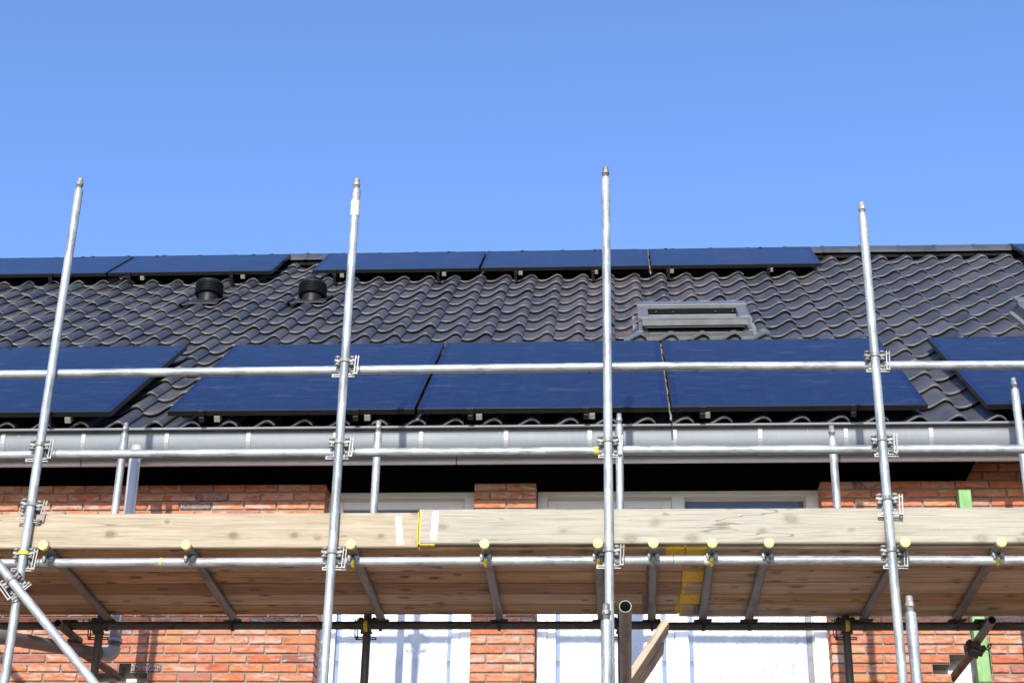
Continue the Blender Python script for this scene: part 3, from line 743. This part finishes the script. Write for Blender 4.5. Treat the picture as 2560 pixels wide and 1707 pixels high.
upright(-.0326, YFR, 5.106, label='third and tallest upright, streaked with blue grey'); upright(1.4133, YFR, 4.8403, label='fourth tall upright')
for x_, z_ in ((-3.0826, 4.0739), (-1.4724, 4.0711), (.0323, 4.1097), (1.3357, 4.0178)):
    upright(x_, YI, z_, z0=2.83); f = MB(); f.tube((x_, YI, GZ), (x_, YI, 2.829), RT); part('upright', f, M['galv_shaded'], scaf, 'lower tube of an inner upright, coloured dark for the shade under the deck')  # length below the deck gets the tube colour with shade painted in
upright(2.472, YI, 4.328, label='short upright at the right edge with a pale yellow spigot')
upright(-.043, 7.2, 2.187, label='low upright in front whose spigot ends below the boards'); upright(1.315, 7.3, 2.251, label='low upright in front of the right brick pier')
def ledger(name, P, Q, label=None, mat='galv', cap=False):
    P, Q = Vector(P), Vector(Q); f = MB(); f.tube((0, 0, 0), (0, 0, (Q-P).length), RT)
    Mw = T(*P) @ (Q-P).to_track_quat('Z', 'Y').to_matrix().to_4x4(); return put(name, (f, M[mat]), scaf, Mw, label)
yl = YFR+.0495
ledger('guard_rail', (-6.3, yl, 3.844), (-3.149, yl, 3.840)); ledger('guard_rail', (-3.104, yl, 3.8425), (.02, yl, 3.851)); ledger('guard_rail', (.021, yl, 3.852), (5.4, yl, 3.817))
ledger('guard_rail', (-6.3, yl, 3.350), (-3.16, yl, 3.354)); ledger('guard_rail', (-3.072, yl, 3.356), (-.05, yl, 3.3545)); ledger('guard_rail', (.045, yl, 3.359), (5.4, yl, 3.336))
ledger('ledger', (-6.3, yl, 2.735), (-3.075, yl, 2.7365)); ledger('ledger', (-3.073, yl, 2.7365), (.30, yl, 2.743)); ledger('ledger', (.302, yl, 2.743), (5.4, yl, 2.724))
yi = YI-.0495
ledger('ledger', (-6.3, yi, 2.735), (-2.62, yi, 2.744), 'dark inner ledger under the boards', 'galv_shaded'); ledger('ledger', (-2.618, yi, 2.744), (.30, yi, 2.745), None, 'galv_shaded'); ledger('ledger', (.302, yi, 2.739), (5.4, yi, 2.735), None, 'galv_shaded')
for x, z, wd in ((-.095, 3.3553, .010), (-2.395, 2.738, .004), (.475, 2.742, .016)):
    f = MB(); f.tube((x-wd, yl, z), (x+wd, yl, z), RT+.0012, .001, n=24); part('paint_band', f, M['yellow_paint'] if x < 0 else PB, scaf)
# wedge coupler: z = along the upright, ledger behind (y+) running in x
def wedge_plate(L, w=.016, t=.007, bars=(0, 1)):
    f = MB(); f.box((-w/2, -t/2, 0), (-w/2+.0058, t/2, L)); f.box((w/2-.0058, -t/2, 0), (w/2, t/2, L))
    f.box((-w/2+.0057, -t/2+.0006, .0004), (w/2-.0057, t/2-.0006, .007)); f.box((-w/2+.0057, -t/2+.0006, L*.86), (w/2-.0057, t/2-.0006, L*.90)); return f
def coupler_meshes(mt):
    out = {}
    f = MB(); ro = RT+.0055
    prof = [(RT+.0006, -.0105), (ro-.001, -.0115), (ro, -.0095), (ro, .0095), (ro-.001, .0115), (RT+.0006, .0105)]
    f.lathe(prof, (0, 0, .036), n=28, a0=math.pi-.15, a1=2*math.pi+.15)
    for sx in (-1, 1):
        f.box((sx*.026-.004, -.012, .026), (sx*.026+.004, .02, .046), bev=.002)
        Mx = T(sx*.040, .002, .036) @ Matrix.Rotation(sx*R(-14), 4, 'Y')
        f.box((-.019, -.012, -.0085), (.019, .014, .0085), Mx, bev=.004)
        for zz in (.057, .014):
            f.lathe([(.0001, .0075), (.011, .007), (.0155, .0035), (.0155, -.0035), (.011, -.007), (.0001, -.0075)], (sx*.041, -.001, zz), (sx*.1, 0, 1), 14)
        f.lathe([(.005, 0), (.005, .055)], (sx*.042, -.001, .008), n=10)
    # body round the ledger
    f.lathe([(RT+.0006, -.030), (RT+.007, -.030), (RT+.008, -.026), (RT+.008, .026), (RT+.007, .030), (RT+.0006, .030)], (0, .0495, 0), (1, 0, 0), 28)
    f.box((-.034, .012, -.040), (.034, .035, -.026), bev=.003); f.box((-.034, .010, .026), (.034, .032, .05), bev=.003)
    f.box((-.050, .030, -.018), (-.028, .056, .020), bev=.003); f.box((.028, .030, -.018), (.050, .056, .020), bev=.003)
    out['c'] = f.mesh('coupler', mt)
    w = wedge_plate(.112, .021); w.v = [tuple(T(.064, -.012, -.052) @ Matrix.Rotation(R(3), 4, 'Y') @ Vector(p)) for p in w.v]; out['w'] = w.mesh('wedge', mt)
    w = wedge_plate(.125, .018); w.v = [tuple(T(-.058, .0, -.052) @ Matrix.Rotation(R(90), 4, 'Y') @ Vector(p)) for p in w.v]
    w.lathe([(.0001, .008), (.008, .007), (.009, 0), (.008, -.007), (.0001, -.008)], (.058, -.004, -.047), (0, 0, 1), 10); out['h'] = w.mesh('wedge', mt); return out
CM = coupler_meshes(M['coupler']); CD = coupler_meshes(M['coupler_dark'])
_y = MB(); _y.lathe([(RT+.0062, -.010), (RT+.0062, .010)], (0, 0, .036), n=28, a0=math.pi+.05, a1=2*math.pi-.05); YBM = _y.mesh('painted_strap', M['yellow_paint'])
def coupler(x, y, z, ms=CM, rot=0, ybelt=False, tilt=0, flip=0, zrot=0):
    Mw = T(x, y, z) @ Matrix.Rotation(R(tilt), 4, 'Y') @ Matrix.Rotation(R(zrot), 4, 'Z') @ Matrix.Rotation(R(rot), 4, 'X')
    c = put('coupler', ms['c'], scaf, Mw)
    put('wedge', ms['w'], c, Mw @ T(0, 0, random.uniform(-.006, .01))); put('wedge', ms['h'], c, Mw @ T(random.uniform(-.012, .012), 0, 0))
    if ybelt: put('painted_strap', YBM, c, Mw)
    return c
XS = (-3.1245, -1.4791, -.0326, 1.4133)
coupler(XS[1], YFR, 3.8425); coupler(XS[3], YFR, 3.842)
for i, x in enumerate(XS): coupler(x, YFR, (3.355, 3.358, 3.356, 3.351)[i])
for i, x in enumerate(XS): coupler(x, YFR, (2.7365, 2.738, 2.743, 2.738)[i], ybelt=(i == 0))
coupler(XS[0], YFR, 3.010, zrot=14, tilt=4); coupler(XS[3], YFR, 3.02, zrot=-6)
for i, (x, yb) in enumerate(((-3.0826, 0), (-1.4724, 1), (.0323, 0), (1.3357, 1))):
    # inner row: seen from the street the ledger is in front of the upright
    Mz = Matrix.Rotation(math.pi, 4, 'Z')
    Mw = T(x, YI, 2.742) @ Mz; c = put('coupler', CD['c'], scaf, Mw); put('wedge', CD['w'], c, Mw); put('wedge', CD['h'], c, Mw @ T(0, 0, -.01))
    f = MB(); f.lathe([(RT+.009, -.011), (RT+.009, .011)], (x, yi, 2.742), (1, 0, 0), 24); part('painted_strap', f, M['yellow_paint'] if yb else M['coupler_dark'], c)
# brace at the left with its coupler
bd_ = (Vector((-2.641, 8.169, 2.069))-Vector((-3.222, 8.169, 2.685))).normalized()
b0 = Vector((-3.222, 8.169, 2.685)); ledger('brace', b0-bd_*3.0, b0+bd_*2.2, 'diagonal brace crossing the leftmost upright')
Mw = T(-3.149, 8.169, 2.608) @ bd_.to_track_quat('Z', 'Y').to_matrix().to_4x4()
ang = math.atan2(bd_.x, bd_.z); Mw = T(-3.149, 8.169, 2.608) @ Matrix.Rotation(ang-math.pi, 4, 'Y'); c = put('coupler', CM['c'], scaf, Mw @ T(0, 0, -.03)); put('wedge', CM['w'], c, Mw @ T(0, 0, -.03) @ T(-.128, 0, 0)); put('wedge', CM['h'], c, Mw @ T(0, 0, -.03))
# transoms with yellow caps and beam clips
ZT = 2.7870
tr = [(-2.995, -3.028, 0, 1), (-2.235, -2.268, 0, 0), (-1.369, -1.387, 1, 0), (-.674, -.684, 1, 0), (-.089, -.084, 2, 0), (.195, .209, 0, 0), (.496, .506, 1, 0), (.784, .774, 0, 0), (1.471, 1.435, 0, 0), (1.952, 1.967, 1, 0), (2.75, 2.75, 0, 0), (-3.9, -3.9, 0, 0), (-4.9, -4.9, 0, 0)]
f = MB(); f.lathe([(RT+.0004, .026), (RT+.0011, .026), (RT+.0013, .002), (RT+.0008, .0004), (RT-.0012, -.0008), (RT*.6, -.0013), (.0001, -.0015)], (0, 0, 0), (0, 1, 0), 32); CAP = f.mesh('end_cap', M['yellow'])
def clipm(mat, tongue):
    f = MB()
    for sx in (-1, 1):
        f.box((sx*.019-.011, -.034, .006), (sx*.019+.011, -.018, .027), T(0, 0, 0), bev=.003)
        f.lathe([(.0001, .006), (.007, .005), (.009, 0)], (sx*.019, -.033, .0), (0, -1, 0), 10)
        f.box((sx*.024-.004, -.03, .010), (sx*.024+.004, .03, .030), bev=.002)
    f.lathe([(RT+.001, -.022), (RT+.0045, -.022), (RT+.0045, .022), (RT+.001, .022)], (0, 0, 0), (1, 0, 0), 24, a0=0, a1=math.pi)
    return f.mesh('beam_clip', mat)
CLIP = clipm(M['coupler'], 0)
f = MB(); f.lathe([(RT+.001, -.008), (RT+.0085, -.008), (RT+.0095, 0), (RT+.0085, .008), (RT+.001, .008)], (0, 0, 0), (1, 0, 0), 24, a0=math.pi*.5, a1=math.pi*1.75, xref=(0, 0, 1)); f.lathe([(.0001, .009), (.006, .008), (.0085, 0)], (0, -.030, -.012), (0, -1, 0), 10)
TNG = f.mesh('clip_tongue', M['coupler']); TNY = f.mesh('clip_tongue', M['yellow_paint'])
f = MB(); f.box((-.052, -.030, .025), (.052, .020, .031), T(0, 0, 0) @ Matrix.Rotation(R(-3), 4, 'Y'), bev=.001); f.box((-.045, -.031, .017), (.045, -.026, .026)); f.lathe([(RT+.001, -.008), (RT+.007, -.008), (RT+.007, .008), (RT+.001, .008)], (0, 0, 0), (1, 0, 0), 20, a0=math.pi*.6, a1=math.pi*1.9, xref=(0, 0, 1)); f.box((-.006, -.036, -.030), (.006, -.028, .012), bev=.002)
BCL = f.mesh('beam_clip', M['coupler_dark'])
for xf, xb, yel, _ in tr:
    P = Vector((xf, YFR-.09, ZT+.002)); Q = Vector((xb+(xb-xf)*.05, YI+.07, ZT+.002)); f = MB(); L = (Q-P).length; f.tube((0, 0, 0), (0, 0, L), RT)
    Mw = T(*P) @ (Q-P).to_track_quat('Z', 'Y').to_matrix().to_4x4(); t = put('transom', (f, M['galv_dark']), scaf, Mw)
    put('end_cap', CAP, t, T(*P) @ T(0, -.002, 0)); xl = xf+(xb-xf)*.1
    zl = 2.7385 if xf < -1 else 2.742
    c = put('beam_clip', CLIP, t, T(xl, yl, zl)); put('clip_tongue', TNY if yel else TNG, t, T(xl, yl, zl))
    put('beam_clip', BCL, t, T(xb, yi, 2.742))
# tie tubes to the wall
def tie(P, mid, Q, dark):
    P, mid, Q = Vector(P), Vector(mid), Vector(Q)
    f = MB(); f.tube(P, mid+(mid-P).normalized()*.03, RT); part('tie_tube', f, M['galv_dark'], scaf)
    o = (mid-P).normalized()
    f = MB(); f.tube(mid+Vector((-.02, -.06, -.052)), Q, RT); part('tie_tube', f, M['galv_rust'], scaf)
    Mw = T(*(mid+Vector((-.01, -.02, -.026)))) @ Matrix.Rotation(R(-90), 4, 'X') @ Matrix.Rotation(R(25), 4, 'Z'); c = put('coupler', CD['c'], scaf, Mw); put('wedge', CD['w'], c, Mw)
tie((2.108, 9.21, 2.70), (2.105, 9.62, 2.695), (2.080, 10.345, 2.655), 1)
tie((-3.255, 9.255, 2.698), (-3.245, 9.62, 2.70), (-3.18, 10.345, 2.66), 1)
for x, y in ((2.108, 9.50), (-3.25, 9.50)):
    Mw = T(x, YI-.10, 2.70); 
    f = MB(); f.box((x-.045, yi-.032, 2.742+.022), (x+.045, yi+.03, 2.742+.030), bev=.001); f.lathe([(RT+.001, -.012), (RT+.008, -.012), (RT+.008, .012), (RT+.001, .012)], (x, yi, 2.742), (1, 0, 0), 20); part('coupler', f, M['coupler_dark'], scaf)
# long tube pointing out towards the street
ledger('transom', (.035, 6.02, 1.818), (.047, 9.46, 1.675), 'long grey tube with open end pointing out at the viewer', 'galv_dark')

# ------------------------------------------------------------------ boards
def board(name, x0, x1, y0, y1, z0, z1, mat, label, cat, group=None, bev=.0055, rot=0):
    c = Vector(((x0+x1)/2, (y0+y1)/2, (z0+z1)/2)); f = MB()
    n = max(2, int((x1-x0)/.25)); 
    f.box((x0-c.x, y0-c.y, z0-c.z), (x1-c.x, y1-c.y, z1-c.z), bev=bev)
    o = put(name, (f, mat), None, T(*c) @ Matrix.Rotation(rot, 4, 'Y')); tag(o, label, cat, group); return o
ordn = ['first', 'second', 'third', 'fourth', 'fifth', 'sixth']
eds = [8.288, 8.453, 8.661, 8.869, 9.079, 9.280, 9.478]
UN = [mat_wood('deck_board_brown', *UND, (.05, .028, .018)), mat_wood('deck_board_greybrown', *UNG, (.06, .04, .03)), mat_wood('deck_board_dark', (.15, .10, .055), (.28, .19, .10), (.40, .29, .16), (.05, .03, .02))]
def painted(c, x0): return mat_wood('deck_board_painted', *c, (.06, .04, .03), paint=x0)
JX = .365; plate_f = MB(); plate_f.box((-.022, -.075, -.0015), (.022, .075, .0)); PLM = plate_f.mesh('nail_plate', M['plate'])
k = N('old_nail_plate'); 
M['plate_dark'] = plain('grey_nail_plate', (.16, .145, .125), .5, metal=.4, nscale=150, amt=.6)
PLD = MB(); PLD.box((-.024, -.08, -.0015), (.024, .08, .0)); 
for i in range(5):
    for j in range(12): PLD.lathe([(.0022, 0), (.0022, .001)], (-.018+.009*i, -.07+.0128*j, -.0028), (0, 0, 1), 6)
PLDm = PLD.mesh('nail_plate', M['plate_dark'])
for i in range(6):
    y0, y1 = eds[i]+.0032, eds[i+1]-.0032; zj = random.uniform(-.0008, .0008); dz = .0005*i
    x1 = JX-.002+random.uniform(-.006, .003)
    XL = -4.9; c = ((XL+x1)/2, (y0+y1)/2)
    mt = UN[(0, 1, 0, 2, 1, 2)[i]]
    if i in (0, 5): mt = mat_wood('deck_board_brown_end', *UND, (.05, .028, .018), paint=(x1-c[0]-(.10 if i == 0 else .02), 9))
    o = board('deck_board', XL, x1, y0, y1, 2.8125+zj, 2.848, mt, ordn[i]+' deck board from the front, brown underside, left of the yellow joint', 'scaffold board', 'scaffold boards forming the deck')
    put('nail_plate', PLDm, o, T(x1-.16-.006*i, (y0+y1)/2, 2.8118+zj))
    x0 = x1+.0025; XR = 5.2; y1b = y1+(.052 if i == 5 else 0)
    pw = {0: .13, 1: -.05, 2: .165, 3: .02, 4: .15, 5: .015}[i]
    cxx = (x0+XR)/2
    o = board('deck_board', x0, XR, y0, y1b, 2.8125-zj, 2.848, mat_wood('deck_board_end', *(UNG, UND, UNG, UNG, UND, UNG)[i:i+1][0], (.06, .04, .03), paint=(x0-cxx-.1, x0-cxx+pw)), ordn[i]+' deck board from the front, on the right side of the yellow joint', 'scaffold board', 'scaffold boards forming the deck')
    put('nail_plate', PLDm, o, T(x0+(.14 if i != 5 else .10), (y0+y1)/2, 2.8118-zj))
# toe boards
TM = mat_wood('toe_board_pine', *TOE, (.15, .10, .065), contrast=.5, splash=.25) ; TG_ = mat_wood('toe_board_grey', *GREYW, (.21, .165, .12), contrast=.35, splash=.7)
XT = -1.036
o1 = board('toe_board', -4.98, XT, 8.2495, 8.2845, 2.814, 3.0065, TM, 'tan knotty toe board left of the yellow painted joint', 'toe board', rot=R(.05))
o2 = board('toe_board', XT+.007, 5.20, 8.2475, 8.2840, 2.825, 3.0165, TG_, 'greyish weathered toe board right of the yellow painted joint', 'toe board', rot=R(.10))
def strip(mb_len, w_): f = MB(); f.box((-w_/2, -mb_len/2, 0), (w_/2, mb_len/2, .0012)); return f.mesh('nail_plate', M['plate'])
put('nail_plate', strip(.158, .033), o1, T(-1.135, 8.2493, 2.905) @ Matrix.Rotation(R(90), 4, 'X') @ Matrix.Rotation(R(6.5), 4, 'Z'))
put('nail_plate', strip(.158, .033), o2, T(-.949, 8.2473, 2.930) @ Matrix.Rotation(R(90), 4, 'X') @ Matrix.Rotation(R(-3), 4, 'Z'))
f = MB(); f.box((XT-.003, 8.2483, 2.816), (XT+.0005, 8.2846, 3.007)); part('painted_end', f, M['yellow_paint'], o1)
f = MB(); f.box((XT+.0062, 8.2463, 2.828), (XT+.0125, 8.2846, 3.020)); f.box((XT+.014, 8.2466, 2.8235), (XT+.09, 8.2844, 2.8275)); part('painted_end', f, M['yellow_paint'], o2)
# two planks leaning inside the bay below the deck
pd = Vector((.192, 0, .288)).normalized(); pn = Vector((pd.z, 0, -pd.x))   # pn = towards lower right
top = Vector((.243, 0, 2.445)); LP = 4.5
def lean(y0, y1, dt, label, off):
    f = MB(); f.box((0, y0, -LP), (.036, y1, 0), bev=.002)
    X, Z = pn, pd; Mr = Matrix(((X.x, 0, Z.x, 0), (0, 1, 0, 0), (X.z, 0, Z.z, 0), (0, 0, 0, 1)))
    base = top-pd*dt+pn*off; mt = mat_wood('plank_wood', *[(.42*s_, .33*s_, .23*s_) for s_ in (.8, 1.1, 1.3)], (.15, .1, .07))
    # turn the grain of this plank along its local z
    for n_ in mt.node_tree.nodes:
        if n_.type == 'MAPPING': s3 = n_.inputs['Scale'].default_value; n_.inputs['Scale'].default_value = (s3[2], s3[1], s3[0])
    Mw = T(base.x, 0, base.z) @ Mr; o = put('plank', (f, mt), None, Mw); tag(o, label, 'plank', 'planks leaning below the deck')
    p = MB(); p.box((.0365, y0+.01, -.125), (.038, y1-.01, -.075)); 
    put('nail_plate', (p, M['plate_dark']), o, Mw)
lean(8.30, 8.515, 0, 'front of two leaning planks under the deck, its thin edge sunlit', 0)
lean(8.522, 8.737, .05, 'rear of two leaning planks under the deck, mostly in shade', .008)
# green timber post between deck and wall
f = MB(); f.box((-.039, -.036, GZ), (.039, .036, 3.835), bev=.003)
Mw = T(2.239, 10.176, 0)
o = put('timber_post', (f, M['green']), None, Mw); tag(o, 'green painted timber post standing between the deck and the right brick pier', 'post')
